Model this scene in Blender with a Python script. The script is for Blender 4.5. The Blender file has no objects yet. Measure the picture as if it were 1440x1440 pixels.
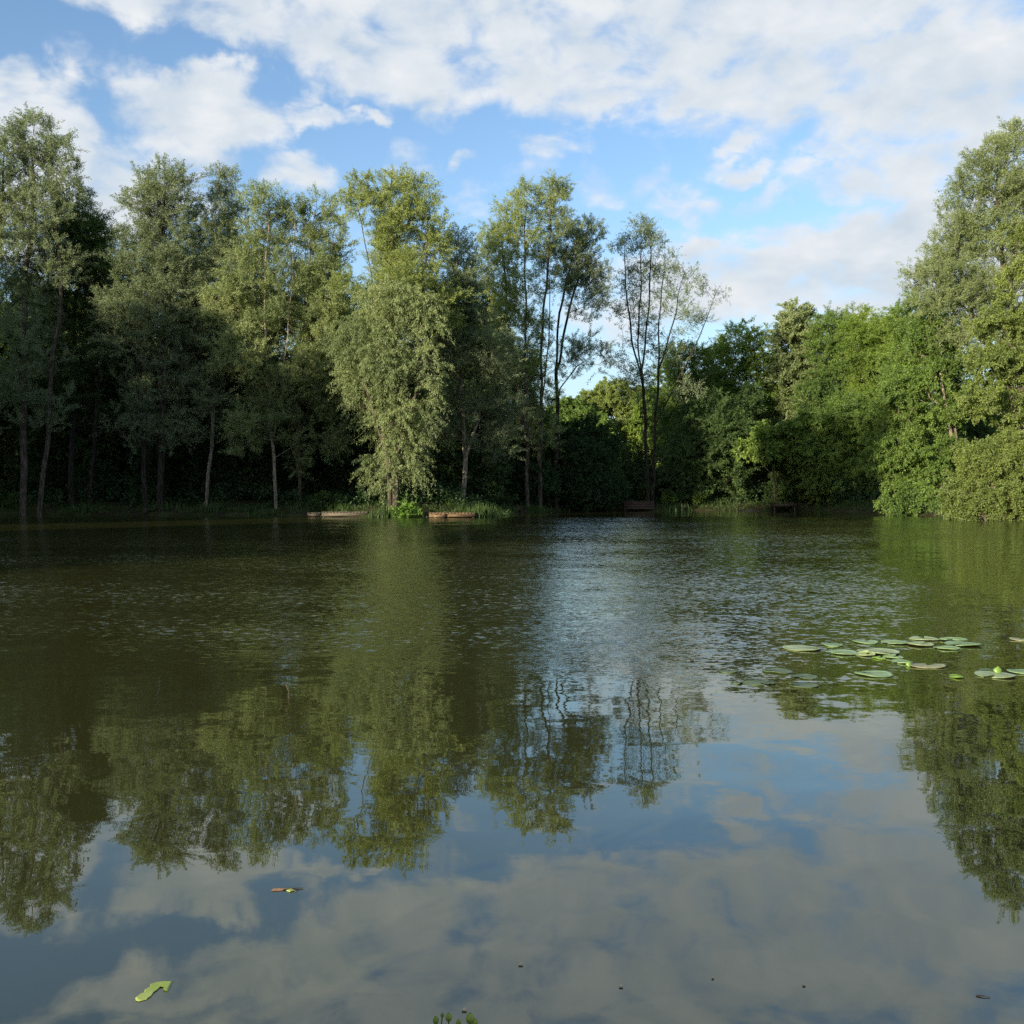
import bpy, math, random
import numpy as np

S = bpy.context.scene
COL = S.collection
F = 1440.0            # focal length in photo pixels
HZ = 690.0            # horizon row of the photo
CZ = 1.2              # eye height above the water

# ------------------------------------------------------------------ camera
cam = bpy.data.cameras.new('camera')
cam.sensor_width = 36.0
cam.lens = 36.0
cam.shift_y = -(720.0 - HZ) / 1440.0
cam.clip_start = 0.05
cam.clip_end = 4000.0
co = bpy.data.objects.new('camera', cam)
COL.objects.link(co)
co.location = (0, 0, CZ)
co.rotation_euler = (math.radians(90), 0, 0)
S.camera = co

# ------------------------------------------------------------------ sun and exposure
SUN_EL = 12.5
SUN_AZ = 222.0        # compass bearing of the sun, clockwise from +Y
az, el = math.radians(SUN_AZ), math.radians(SUN_EL)
sdir = (math.sin(az) * math.cos(el), math.cos(az) * math.cos(el), math.sin(el))
sun = bpy.data.lights.new('sun', 'SUN')
sun.energy = 5.0
sun.angle = math.radians(0.5)
sun.color = (1.0, 0.88, 0.68)
so = bpy.data.objects.new('sun', sun)
COL.objects.link(so)
import mathutils
so.rotation_euler = mathutils.Vector(sdir).to_track_quat('Z', 'Y').to_euler()

S.view_settings.view_transform = 'Standard'
S.view_settings.look = 'None'
S.view_settings.gamma = 1.0
S.view_settings.use_curve_mapping = False
S.view_settings.exposure = 1.0
cy = S.cycles
cy.max_bounces = 5
cy.diffuse_bounces = 2
cy.glossy_bounces = 2
cy.transmission_bounces = 3
cy.transparent_max_bounces = 4
cy.caustics_reflective = False
cy.caustics_refractive = False
cy.sample_clamp_indirect = 6.0
cy.use_denoising = False


# ------------------------------------------------------------------ node helpers
class NT:
    def __init__(self, tree):
        self.t = tree
        tree.nodes.clear()

    def n(self, typ, **kw):
        nd = self.t.nodes.new(typ)
        ins = kw.pop('i', {})
        for k, v in kw.items():
            setattr(nd, k, v)
        for k, v in ins.items():
            self.set(nd, k, v)
        return nd

    def set(self, nd, k, v):
        s = nd.inputs[k]
        if isinstance(v, bpy.types.NodeSocket):
            self.t.links.new(v, s)
        elif isinstance(v, bpy.types.Node):
            self.t.links.new(v.outputs[0], s)
        else:
            s.default_value = v

    def m(self, op, a, b=0.0, c=None, clamp=False):
        nd = self.t.nodes.new('ShaderNodeMath')
        nd.operation = op
        nd.use_clamp = clamp
        self.set(nd, 0, a)
        self.set(nd, 1, b)
        if c is not None:
            self.set(nd, 2, c)
        return nd.outputs[0]

    def vm(self, op, a, b=(0, 0, 0)):
        nd = self.t.nodes.new('ShaderNodeVectorMath')
        nd.operation = op
        self.set(nd, 0, a)
        self.set(nd, 1, b)
        return nd.outputs['Value'] if op in ('LENGTH', 'DOT_PRODUCT', 'DISTANCE') else nd.outputs[0]

    def mr(self, v, a, b, c=0.0, d=1.0, smooth=True):
        nd = self.t.nodes.new('ShaderNodeMapRange')
        nd.interpolation_type = 'SMOOTHSTEP' if smooth else 'LINEAR'
        self.set(nd, 'Value', v)
        for k, x in zip(('From Min', 'From Max', 'To Min', 'To Max'), (a, b, c, d)):
            self.set(nd, k, x)
        return nd.outputs[0]

    def mix(self, f, a, b, blend='MIX'):
        nd = self.t.nodes.new('ShaderNodeMix')
        nd.data_type = 'RGBA'
        nd.blend_type = blend
        nd.clamp_result = False
        self.set(nd, 0, f)
        self.set(nd, 6, a if not isinstance(a, tuple) else (*a, 1)[:4])
        self.set(nd, 7, b if not isinstance(b, tuple) else (*b, 1)[:4])
        return nd.outputs[2]


def rgba(c):
    return (c[0], c[1], c[2], 1.0)


# ------------------------------------------------------------------ sky
SKY_STRENGTH = 0.107
SKY_TINT = (.97, 1.07, 1.19)
CLOUD_GAIN = 1.0
W = bpy.data.worlds.new("World")
S.world = W
W.use_nodes = True
w = NT(W.node_tree)
sky = w.n('ShaderNodeTexSky', sky_type='NISHITA', sun_disc=False)
sky.sun_elevation = el
sky.sun_rotation = az
sky.altitude = 50
sky.air_density = 1.0
sky.dust_density = 1.0
sky.ozone_density = 1.6
tc = w.n('ShaderNodeTexCoord')
sep = w.n('ShaderNodeSeparateXYZ', i={0: tc.outputs['Generated']})
dx, dy, dz = sep.outputs
a_az = w.m('ARCTAN2', dx, dy)
a_el = w.m('ARCSINE', dz)
ang = w.n('ShaderNodeCombineXYZ', i={0: a_az, 1: a_el, 2: 0.0})


def sky_ang(px, py):
    a = math.atan2(px - 720.0, F)
    e = math.atan2(HZ - py, math.hypot(F, px - 720.0))
    return a, e


# broken cloud banks: bearing, height, extent, weight (bearings worked out from the view rows)
CLOUDS = [
    (330, 22, 270, 46, 1.0, -6), (470, 62, 190, 62, 1.0, -14), (575, 95, 110, 58, .95, -20),
    (770, 85, 170, 75, 1.0, 0), (830, 105, 160, 50, 1.0, -5), (1010, 95, 230, 80, 1.05, -8), (1130, 140, 210, 62, 1.0, -8),
    (1330, 110, 260, 105, 1.1, 0), (1420, 180, 200, 80, .95, 0), (900, -60, 900, 110, 1.0, 0), (650, 25, 260, 60, 1.0, 0), (1100, 25, 420, 80, 1.05, 0),
    (285, 152, 112, 50, 1.3, 0), (215, 165, 80, 45, .9, 0), (238, 124, 26, 30, 1.1, 0), (318, 124, 28, 30, 1.1, 0),
    (90, 205, 170, 62, .98, -16), (170, 255, 140, 70, .95, 0), (20, 128, 110, 36, .9, 4), (268, 216, 80, 28, .9, 0), (60, 290, 160, 90, .9, 0),
    (432, 158, 62, 20, .88, -8), (520, 158, 27, 15, .92, 0), (412, 238, 74, 36, .82, -12), (425, 130, 36, 14, .7, 0),
    (760, 208, 120, 20, .42, 4), (625, 240, 80, 24, .42, -14), (600, 265, 70, 26, .4, -10), (655, 228, 28, 13, .75, 0),
    (870, 258, 90, 36, .72, 0), (960, 285, 60, 26, .65, 0), (1045, 196, 72, 15, .75, 7), (1040, 233, 70, 17, .7, -6),
    (1060, 282, 60, 16, .6, 0), (1160, 212, 40, 16, .75, 0), (1205, 255, 90, 44, .95, 0), (1330, 235, 160, 60, .95, 0), (1440, 290, 120, 60, .9, 0),
    (978, 352, 34, 24, 1.0, 0), (1120, 372, 260, 66, 1.1, 8), (1270, 338, 170, 50, 1.2, 10), (1080, 405, 320, 56, 1.05, 0), (1300, 400, 220, 70, 1.05, 0),
    (900, 380, 120, 50, .7, 0), (880, 440, 160, 50, .66, 0),
]
nzw = w.n('ShaderNodeTexNoise', i={'Vector': ang.outputs[0], 'Scale': 13.0, 'Detail': 5.0, 'Roughness': .6})
warp = w.vm('SCALE', w.vm('SUBTRACT', nzw.outputs['Color'], (.5, .5, .5)))
w.t.nodes[-1].inputs['Scale'].default_value = 0.085
wang = w.vm('ADD', ang.outputs[0], warp)
cov = None
for (px, py, rx, ry, st, rot) in CLOUDS:
    a, e = sky_ang(px, py)
    mp = w.n('ShaderNodeMapping', vector_type='TEXTURE', i={'Vector': wang, 'Location': (a, e, 0), 'Rotation': (0, 0, math.radians(rot)),
             'Scale': (rx / F * 1.25, ry / F * 1.25, 1)})
    r = w.vm('LENGTH', mp.outputs[0])
    v = w.mr(r, 1.15, 0.25, 0.0, st)
    cov = v if cov is None else w.m('SMOOTH_MAX', cov, v, 0.12)
# outside the pictured quarter of the sky: generic broken cover
flat = w.n('ShaderNodeCombineXYZ', i={0: w.m('MULTIPLY', a_az, 1.0), 1: w.m('MULTIPLY', a_el, 2.2), 2: 0.0})
gen = w.n('ShaderNodeTexNoise', i={'Vector': flat.outputs[0], 'Scale': 3.0, 'Detail': 2.0})
inside = w.mr(w.m('ABSOLUTE', a_az), 0.50, 0.75, 0.0, 1.0)
above = w.mr(a_el, 0.52, 0.70, 0.0, 1.0)
outm = w.m('MAXIMUM', inside, above)
genc = w.m('MULTIPLY', w.mr(gen.outputs[0], .40, .62, 0, 1.0), outm)
cov = w.m('MAXIMUM', cov, genc)
# billows
st2 = w.n('ShaderNodeCombineXYZ', i={0: a_az, 1: w.m('MULTIPLY', a_el, 1.7), 2: 0.0})
bil = w.n('ShaderNodeTexNoise', i={'Vector': st2.outputs[0], 'Scale': 15.0, 'Detail': 7.0, 'Roughness': .54, 'Distortion': .25})
off = w.vm('ADD', st2.outputs[0], (-0.012, 0.02, 0))
bil2 = w.n('ShaderNodeTexNoise', i={'Vector': off, 'Scale': 16.0, 'Detail': 5.0, 'Roughness': .52, 'Distortion': .25})
dens = w.m('ADD', cov, w.m('MULTIPLY', w.m('SUBTRACT', bil.outputs[0], .5), 2.6))
alpha = w.mr(dens, 0.18, 1.12)
alpha = w.m('MULTIPLY', alpha, w.mr(dz, -0.02, 0.02))
relief = w.m('SUBTRACT', bil.outputs[0], bil2.outputs[0])
thick = w.mr(dens, .70, 1.35)
shade = w.m('ADD', w.m('MULTIPLY', thick, -0.34), w.m('MULTIPLY', relief, 2.2))
shade = w.m('ADD', shade, 0.62, clamp=True)
ccol = w.mix(shade, (0.31, 0.355, 0.40), (0.425, 0.44, 0.455))
skc = w.vm('SCALE', sky.outputs[0])
w.t.nodes[-1].inputs['Scale'].default_value = SKY_STRENGTH
skyc = w.vm('MULTIPLY', skc, SKY_TINT)
hz = w.mr(dz, 0.30, 0.02, 0.0, .55)
skyc = w.mix(hz, skyc, (.27, .345, .42))
final = w.mix(alpha, skyc, w.vm('MULTIPLY', ccol, (CLOUD_GAIN,) * 3))
bg = w.n('ShaderNodeBackground', i={'Color': final, 'Strength': 1.0})
w.n('ShaderNodeOutputWorld', i={'Surface': bg.outputs[0]})


# ------------------------------------------------------------------ materials
def new_mat(name):
    m = bpy.data.materials.new(name)
    m.use_nodes = True
    return m, NT(m.node_tree)


def leaf_mat(name, dark, light, back, trans=0.40, gloss=0.018):
    m, t = new_mat(name)
    at = t.n('ShaderNodeAttribute', attribute_name='tint')
    c = t.mix(at.outputs['Fac'], dark, light)
    geo = t.n('ShaderNodeNewGeometry')
    c2 = t.mix(t.m('MULTIPLY', geo.outputs['Backfacing'], .6), c, back)
    d = t.n('ShaderNodeBsdfDiffuse', i={'Color': c2})
    tr = t.n('ShaderNodeBsdfTranslucent', i={'Color': t.mix(0.5, c, (light[0] * 1.1, light[1] * 1.25, light[2] * .5))})
    mx = t.n('ShaderNodeMixShader', i={0: trans, 1: d.outputs[0], 2: tr.outputs[0]})
    gl = t.n('ShaderNodeBsdfGlossy', i={'Color': (.9, .95, .9, 1), 'Roughness': .55})
    mx2 = t.n('ShaderNodeMixShader', i={0: gloss, 1: mx.outputs[0], 2: gl.outputs[0]})
    t.n('ShaderNodeOutputMaterial', i={0: mx2.outputs[0]})
    return m


LEAF = {
    'grey': leaf_mat('willow_leaf', (.070, .105, .052), (.25, .30, .145), (.25, .29, .19)),
    'pale': leaf_mat('pale_willow_leaf', (.10, .145, .052), (.33, .38, .15), (.24, .28, .16)),
    'gold': leaf_mat('yellow_willow_leaf', (.13, .175, .04), (.34, .39, .11), (.28, .32, .14)),
    'alder': leaf_mat('alder_leaf', (.055, .108, .018), (.23, .33, .06), (.12, .18, .06), .42),
    'lime': leaf_mat('bright_green_leaf', (.075, .14, .016), (.29, .38, .055), (.16, .23, .06), .45),
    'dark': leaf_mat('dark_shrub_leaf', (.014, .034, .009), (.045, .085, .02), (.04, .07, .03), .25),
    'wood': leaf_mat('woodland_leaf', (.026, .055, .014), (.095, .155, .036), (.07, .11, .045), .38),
    'olive': leaf_mat('olive_bush_leaf', (.085, .125, .022), (.25, .31, .06), (.21, .26, .10), .38),
    'grass': leaf_mat('bank_grass_blade', (.022, .048, .010), (.07, .12, .025), (.06, .10, .025), .4),
    'vivid': leaf_mat('vivid_waterside_leaf', (.055, .12, .012), (.14, .25, .03), (.11, .19, .04), .4),
}


def bark_mat(name, a, b):
    m, t = new_mat(name)
    tcn = t.n('ShaderNodeTexCoord')
    mp = t.n('ShaderNodeMapping', i={'Vector': tcn.outputs['Object'], 'Scale': (9, 9, 2)})
    nz = t.n('ShaderNodeTexNoise', i={'Vector': mp.outputs[0], 'Scale': 1.5, 'Detail': 5.0})
    c = t.mix(t.mr(nz.outputs[0], .35, .68), a, b)
    p = t.n('ShaderNodeBsdfDiffuse', i={'Color': c, 'Roughness': .8})
    t.n('ShaderNodeOutputMaterial', i={0: p.outputs[0]})
    return m


BARK = {
    'grey': bark_mat('grey_bark', (.05, .042, .033), (.15, .125, .095)),
    'pale': bark_mat('pale_sunlit_bark', (.12, .10, .075), (.34, .29, .22)),  # lighter copy for sunlit trunks: sunlight put into the bark colour
    'dark': bark_mat('dark_bark', (.022, .02, .016), (.07, .06, .048)),
}


# ------------------------------------------------------------------ mesh helpers
def np_mesh(name, verts, faces_n, loops, mat, tint=None, smooth=False):
    me = bpy.data.meshes.new(name)
    verts = np.asarray(verts, np.float32)
    nf = len(loops) // faces_n
    me.vertices.add(len(verts))
    me.vertices.foreach_set('co', verts.ravel())
    me.loops.add(len(loops))
    me.loops.foreach_set('vertex_index', np.asarray(loops, np.int32))
    me.polygons.add(nf)
    me.polygons.foreach_set('loop_start', np.arange(0, nf * faces_n, faces_n, dtype=np.int32))
    if smooth:
        me.polygons.foreach_set('use_smooth', np.ones(nf, bool))
    if tint is not None:
        at = me.attributes.new('tint', 'FLOAT', 'FACE')
        at.data.foreach_set('value', np.asarray(tint, np.float32))
    me.materials.append(mat)
    me.update(calc_edges=True)
    me.validate()
    return me


def link(name, me, parent=None, loc=(0, 0, 0)):
    o = bpy.data.objects.new(name, me)
    COL.objects.link(o)
    o.location = loc
    if parent is not None:
        o.parent = parent
    return o


def tag(o, label, cat, group=None):
    o['label'] = label
    o['category'] = cat
    if group:
        o['group'] = group
    return o


def thing(name, label, cat, loc, group=None):
    return tag(link(name, None, None, loc), label, cat, group)


def kind(o, k):
    o['kind'] = k
    return o


def P(px, py, D):
    return np.array([(px - 720.0) * D / F, D, CZ + (HZ - py) * D / F])


def unit(v):
    return v / np.maximum(np.linalg.norm(v, axis=-1, keepdims=True), 1e-9)


def leaf_quads(base, axis, side, L, Wd):
    """kite-shaped leaves"""
    n = len(base)
    mid = base + axis * (L * .45)[:, None]
    tip = base + axis * L[:, None]
    s = side * (Wd * .5)[:, None]
    v = np.stack([base, mid + s, tip, mid - s], 1).reshape(-1, 3)
    return v, np.arange(n * 4, dtype=np.int32)


def sprays(rg, pts, dirs, per, twig, droop, L, Wd, clump_tint, spread=0.9, down=0.35, along=.6):
    """leaves on short twigs that leave each point"""
    n = len(pts)
    nt = 5
    td = unit(dirs[:, None, :] * (1 - spread * .5) + rg.normal(0, spread * .62, (n, nt, 3)))
    tl = twig * rg.uniform(.55, 1.25, (n, nt))
    k = max(1, per // nt)
    t = rg.uniform(0.05, 1, (n, nt, k)) ** .8
    pos = pts[:, None, None, :] + td[:, :, None, :] * (t * tl[:, :, None])[..., None]
    pos[..., 2] -= droop * (t * tl[:, :, None]) ** 2
    pos += rg.normal(0, .045, pos.shape)
    tang = td[:, :, None, :] + np.zeros((n, nt, k, 3))
    tang[..., 2] -= 2 * droop * t * tl[:, :, None]
    ax = unit(unit(tang) * along + rg.normal(0, .55, tang.shape) + np.array([0, 0, -down]))
    sd = unit(np.cross(ax, rg.normal(0, 1, ax.shape)))
    m = n * nt * k
    base = pos.reshape(m, 3)
    ls = L * rg.uniform(.5, 1.45, m)
    tint = np.clip(np.repeat(clump_tint, nt * k) + rg.normal(0, .16, m), 0, 1)
    v, l = leaf_quads(base, ax.reshape(m, 3), sd.reshape(m, 3), ls, Wd * rg.uniform(.7, 1.2, m))
    return v, l, tint


def tubes(p0, p1, r0, r1, sides):
    d = unit(p1 - p0)
    ref = np.where(np.abs(d[:, 2:3]) > .9, np.array([[1., 0, 0]]), np.array([[0, 0, 1.]]))
    u = unit(np.cross(d, ref))
    v = np.cross(d, u)
    a = np.linspace(0, 2 * np.pi, sides, endpoint=False)
    ring = u[:, None, :] * np.cos(a)[None, :, None] + v[:, None, :] * np.sin(a)[None, :, None]
    A = p0[:, None, :] + ring * r0[:, None, None]
    B = p1[:, None, :] + ring * r1[:, None, None]
    V = np.concatenate([A, B], 1).reshape(-1, 3)
    i = np.arange(sides)
    j = (i + 1) % sides
    q = np.stack([i, j, j + sides, i + sides], 1).ravel()
    Lp = (np.arange(len(p0))[:, None] * 2 * sides + q[None, :]).ravel()
    return V, Lp


def grow(rg, stems, att, rbase, wob=.055, up=.45):
    """stems: list of polylines (local metres). att: attractor points. Returns skeleton segments and the direction at each attractor"""
    X, par, isstem = [], [], []

    def add(p, pa, st):
        X.append(p)
        par.append(pa)
        isstem.append(st)
        return len(X) - 1
    for s in stems:
        s = np.asarray(s, float)
        pa = -1
        if X:
            A = np.array(X)
            dd = np.linalg.norm(A - s[0], axis=1)
            if dd.min() < .8 and s[0][2] > .5:
                pa = int(dd.argmin())
        ph = rg.uniform(0, 6, 4)
        for k in range(len(s) - 1):
            seg = s[k + 1] - s[k]
            n = max(2, int(np.linalg.norm(seg) / .42))
            for i in range(n):
                if k == 0 and i == 0 and pa >= 0:
                    continue
                t = i / n
                # rounded corners between the knots
                p = s[k] + seg * t
                z = p[2]
                amp = wob * min(1, z / 3)
                p = p + amp * np.array([math.sin(z * .9 + ph[0]) + .5 * math.sin(z * 2.3 + ph[1]), math.sin(z * .8 + ph[2]) + .5 * math.sin(z * 2.1 + ph[3]), 0])
                pa = add(p, pa, 1)
        add(s[-1], pa, 1)
    sx = np.array(X)
    d0 = np.array([np.linalg.norm(sx - a, axis=1).min() for a in att])
    order = np.argsort(d0)
    buf = np.zeros((len(X) + len(att) * 8, 3))
    cnt = len(X)
    buf[:cnt] = sx
    tipdir = np.zeros((len(att), 3))
    tipnode = np.zeros(len(att), int)
    for ai in order:
        a = att[ai]
        B = buf[:cnt]
        d = B - a
        h = np.hypot(d[:, 0], d[:, 1])
        dist = np.sqrt(h * h + d[:, 2] ** 2)
        cost = dist + 1.1 * np.maximum(0, d[:, 2] + up * h)
        j = int(cost.argmin())
        p = B[j].copy()
        Ld = dist[j]
        n = max(1, min(7, int(Ld / .38)))
        ctrl = p + (a - p) * .5 + np.array([0, 0, -.10 * Ld]) + rg.normal(0, .09 * Ld + .01, 3)
        pa = j
        prev = p
        for i in range(1, n + 1):
            t = i / n
            q = (1 - t) ** 2 * p + 2 * t * (1 - t) * ctrl + t * t * a
            pa = add(q, pa, 0)
            buf[cnt] = q
            cnt += 1
            tipdir[ai] = q - prev
            prev = q
        tipnode[ai] = pa
    X = buf[:cnt]
    par = np.array(par)
    st = np.array(isstem, bool)
    w_ = np.full(cnt, 0.0)
    haschild = np.zeros(cnt, bool)
    haschild[par[par >= 0]] = True
    e = 2.2
    acc = np.where(haschild, 0, .009 ** e)
    for i in range(cnt - 1, -1, -1):
        if par[i] >= 0:
            acc[par[i]] += acc[i]
    r = acc ** (1 / e)
    root = r[0] if r[0] > 0 else 1
    sc = rbase / root
    r = np.where(r < .02, r, .02 + (r - .02) * max(.2, (rbase - .02) / max(root - .02, 1e-3)))
    # stems keep a taper of their own
    return X, par, r, unit(tipdir + 1e-6)


def limbs_mesh(name, X, par, r, mat, cut=.0):
    k = np.where(par >= 0)[0]
    k = k[r[par[k]] > cut]
    big = k[r[k] > .03]
    small = k[r[k] <= .03]
    V, L, o = [], [], 0
    for idx, sides in ((big, 7), (small, 3)):
        if len(idx) == 0:
            continue
        r0 = np.minimum(r[par[idx]], r[idx] * 1.35)
        d = unit(X[idx] - X[par[idx]])
        v, l = tubes(X[par[idx]] - d * r0[:, None] * .25, X[idx], r0, r[idx], sides)
        V.append(v)
        L.append(l + o)
        o += len(v)
    return np_mesh(name, np.concatenate(V), 4, np.concatenate(L), mat, smooth=True)


DENS_K, DENS_L = 2.2, 5.2


def blob_points(rg, c, rad, n):
    v = unit(rg.normal(0, 1, (n, 3)))
    u = rg.uniform(0, 1, n) ** .42
    return c + v * u[:, None] * rad


def tree_meshes(seed, stems, blobs, leaf, bark, rbase, L=.09, Wd=.031, per=60, k=5.0, twig=.75, droop=.25, tint0=.5, cut=0.0, down=.35, plume=False):
    rg = np.random.default_rng(seed)
    pts, tn = [], []
    for (c, rad, n) in blobs:
        rad = np.asarray(rad) * 1.13
        m = max(3, int(DENS_K * k * n * math.pi * rad[0] * rad[2]))
        q = blob_points(rg, np.asarray(c), np.asarray(rad), m)
        pts.append(q)
        tn.append(np.full(m, tint0 + rg.normal(0, .16)) + rg.normal(0, .12, m))
    att = np.concatenate(pts)
    tn = np.concatenate(tn)
    ok = att[:, 2] > .15
    att, tn = att[ok], tn[ok]
    X, par, r, td = grow(rg, stems, att, rbase)
    tm = limbs_mesh('trunk', X, par, r, BARK[bark], cut)
    global NLEAF
    NLEAF += len(att) * int(per * DENS_L)
    if plume:
        att = att - np.array([0, 0, .55 * twig])
        td = unit(td * .45 + np.array([0, 0, .75]) + rg.normal(0, .22, td.shape))
    v, l, t = sprays(rg, att, td, int(per * DENS_L), twig * (1.25 if plume else 1), droop, L, Wd, tn, spread=.55 if plume else .9, down=down * (.5 if plume else 1), along=1.0 if plume else .6)
    cm = np_mesh('crown', v, 4, l, LEAF[leaf], t)
    return tm, cm


NLEAF = 0
_seed = [100]


def tree_px(name, label, D, stems, blobs, leaf='grey', bark='grey', rbase=.14, cat='tree', group=None, dens=1.0, gz=None, yscale=.85, **kw):
    """a tree standing D metres away; stems and crown masses are given by where they were measured, turned to metres about its base"""
    _seed[0] += 1
    rg = np.random.default_rng(_seed[0] * 7)
    bx = (stems[0][0][0] - 720.0) * D / F
    base = np.array([bx, D, land(bx, D) - .05])
    if gz is not None:
        base[2] = gz
    ST = []
    for s in stems:
        pl = []
        for q in s:
            p = P(q[0], q[1], D)
            p[1] += q[2] if len(q) > 2 else 0
            pl.append(p - base)
        if s is stems[0] or s[0][1] > 695:
            pl[0][2] = 0.0
        ST.append(pl)
    BL = []
    kw.setdefault('plume', leaf in ('grey', 'pale', 'gold') and kw.get('droop', 0) < .5)
    for b in blobs:
        px, py, rx, ry, n = b[:5]
        c = P(px, py, D) - base
        c[1] += (b[5] if len(b) > 5 else rg.uniform(-.6, .6))
        BL.append((c, np.array([rx * D / F, max(.7, rx * D / F * yscale), ry * D / F]), n * dens))
    tm, cm = tree_meshes(_seed[0], ST, BL, leaf, bark, rbase * .8, **kw)
    o = thing(name, label, cat, base, group)
    link('trunk', tm, o)
    link('crown', cm, o)
    return o


# ------------------------------------------------------------------ land and water
SHORE = np.array([(-36, -4), (-31, 10), (-29.5, 30), (-29, 44), (-27, 50), (-20, 51.5), (-11, 49), (-8.8, 46.8), (-5.5, 46.0), (-1.6, 45.8), (-0.2, 49), (0.3, 55), (3, 60),
                  (6, 62.5), (18, 63), (19.5, 56), (20.0, 49), (20.5, 44), (21.8, 40.2), (26, 37), (34, 27), (36, 10), (33, 3), (14, .3), (4, 1.55), (-3, 1.55), (-14, .3), (-28, -3)], float)


def shore_dist(x, y):
    """signed distance to the waterline, positive on land"""
    x = np.asarray(x, float)
    y = np.asarray(y, float)
    best = np.full(x.shape, 1e9)
    ins = np.zeros(x.shape, bool)
    n = len(SHORE)
    for i in range(n):
        a, b = SHORE[i], SHORE[(i + 1) % n]
        e = b - a
        t = np.clip(((x - a[0]) * e[0] + (y - a[1]) * e[1]) / (e @ e), 0, 1)
        best = np.minimum(best, np.hypot(x - a[0] - t * e[0], y - a[1] - t * e[1]))
        c = ((a[1] > y) != (b[1] > y)) & (x < (b[0] - a[0]) * (y - a[1]) / (b[1] - a[1] + 1e-12) + a[0])
        ins ^= c
    return np.where(ins, -best, best)


def land(x, y):
    x = np.asarray(x, float)
    y = np.asarray(y, float)
    d = shore_dist(x, y)
    d = d + .25 * np.sin(x * 1.7 + .6 * np.sin(y * 1.1)) * np.exp(-np.abs(d) * .2)
    bump = .06 * np.sin(x * .9 + 1) * np.cos(y * .8) + .04 * np.sin(x * 2.3) * np.sin(y * 1.9 + 2)
    up = .62 * (1 - np.exp(-np.maximum(d, 0) * .55)) + bump * np.clip(d, 0, 1) + .004 * np.maximum(d, 0)
    dn = -np.minimum(1.4, np.maximum(-d, 0) * .30)
    return np.where(d > 0, up + .02, dn + .02)


def axis_coords(a, b, step, far):
    c = list(np.arange(a, b, step))
    s, x = step, b
    hi = []
    while x < far:
        hi.append(x)
        s *= 1.25
        x += s
    hi.append(far)
    s, x = step, a - step
    lo = []
    while x > -far:
        lo.append(x)
        s *= 1.25
        x -= s
    lo.append(-far)
    return np.array(lo[::-1] + c + hi)


gx = axis_coords(-50, 45, .5, 1500)
gy = axis_coords(-8, 75, .5, 1500)
GX, GY = np.meshgrid(gx, gy)
GZ = land(GX, GY)
nx, ny = len(gx), len(gy)
idx = np.arange(nx * ny).reshape(ny, nx)
q = np.stack([idx[:-1, :-1], idx[:-1, 1:], idx[1:, 1:], idx[1:, :-1]], -1).reshape(-1)
gm, t = new_mat('bank_soil')
g = t.n('ShaderNodeNewGeometry')
nz = t.n('ShaderNodeTexNoise', i={'Vector': g.outputs['Position'], 'Scale': 1.3, 'Detail': 6.0, 'Roughness': .65})
nz2 = t.n('ShaderNodeTexNoise', i={'Vector': g.outputs['Position'], 'Scale': 14.0, 'Detail': 3.0})
c = t.mix(t.mr(nz.outputs[0], .4, .62), (.035, .028, .018), (.045, .062, .02))
c = t.mix(t.mr(nz2.outputs[0], .45, .7, 0, .5), c, (.075, .06, .04))
bmp = t.n('ShaderNodeBump', i={'Strength': .5, 'Distance': .05, 'Height': nz2.outputs[0]})
d = t.n('ShaderNodeBsdfDiffuse', i={'Color': c, 'Normal': bmp.outputs[0]})
t.n('ShaderNodeOutputMaterial', i={0: d.outputs[0]})
kind(link('ground', np_mesh('ground', np.stack([GX, GY, GZ], -1).reshape(-1, 3), 4, q, gm, smooth=True)), 'structure')

# water: turbid olive body under a rippled reflecting skin
wm, t = new_mat('lake_water')
g = t.n('ShaderNodeNewGeometry')
pos = g.outputs['Position']
sp = t.n('ShaderNodeSeparateXYZ', i={0: pos})
wx, wy = sp.outputs[0], sp.outputs[1]


def slope(scale, vec, detail=2.0, rough=.55):
    nzz = t.n('ShaderNodeTexNoise', i={'Vector': vec, 'Scale': scale, 'Detail': detail, 'Roughness': rough})
    return t.vm('SUBTRACT', nzz.outputs['Color'], (.5, .5, .5))


def scl(v, f):
    nd = t.n('ShaderNodeVectorMath', operation='SCALE')
    t.set(nd, 0, v)
    t.set(nd, 'Scale', f)
    return nd.outputs[0]


# gusts: patches of wind on the open water, calm under the far bank and close in
gv = t.n('ShaderNodeMapping', i={'Vector': pos, 'Scale': (.10, .22, 0)})
gn = t.n('ShaderNodeTexNoise', i={'Vector': gv.outputs[0], 'Scale': 1.0, 'Detail': 3.0})
yy = t.m('ADD', wy, t.m('MULTIPLY', t.m('SUBTRACT', gn.outputs[0], .5), 5.0))
# the near edge of the ruffled water swings away towards the lilies
edge = t.mr(wx, 3.0, 10.0, 0.0, 18.0)
near_edge = t.m('ADD', edge, 8.4)
far_ok = t.mr(wy, 47.5, 45.0, 0.0, 1.0)
near_ok = t.mr(t.m('SUBTRACT', yy, near_edge), -2.2, 1.6, 0.0, 1.0)
gust = t.m('MULTIPLY', far_ok, near_ok)
patch = t.mr(gn.outputs[0], .36, .60, .55, 1.0)
gust = t.m('MULTIPLY', gust, patch)
st = t.n('ShaderNodeMapping', i={'Vector': pos, 'Scale': (.8, 1.25, 1)})
fine = slope(14.0, st.outputs[0], 3.0, .6)
mid_ = slope(2.6, st.outputs[0], 1.0)
slow = slope(.9, st.outputs[0], 1.0)
rip = t.vm('ADD', scl(fine, .80), scl(mid_, .05))
rp = t.n('ShaderNodeSeparateXYZ', i={0: rip})
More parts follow.
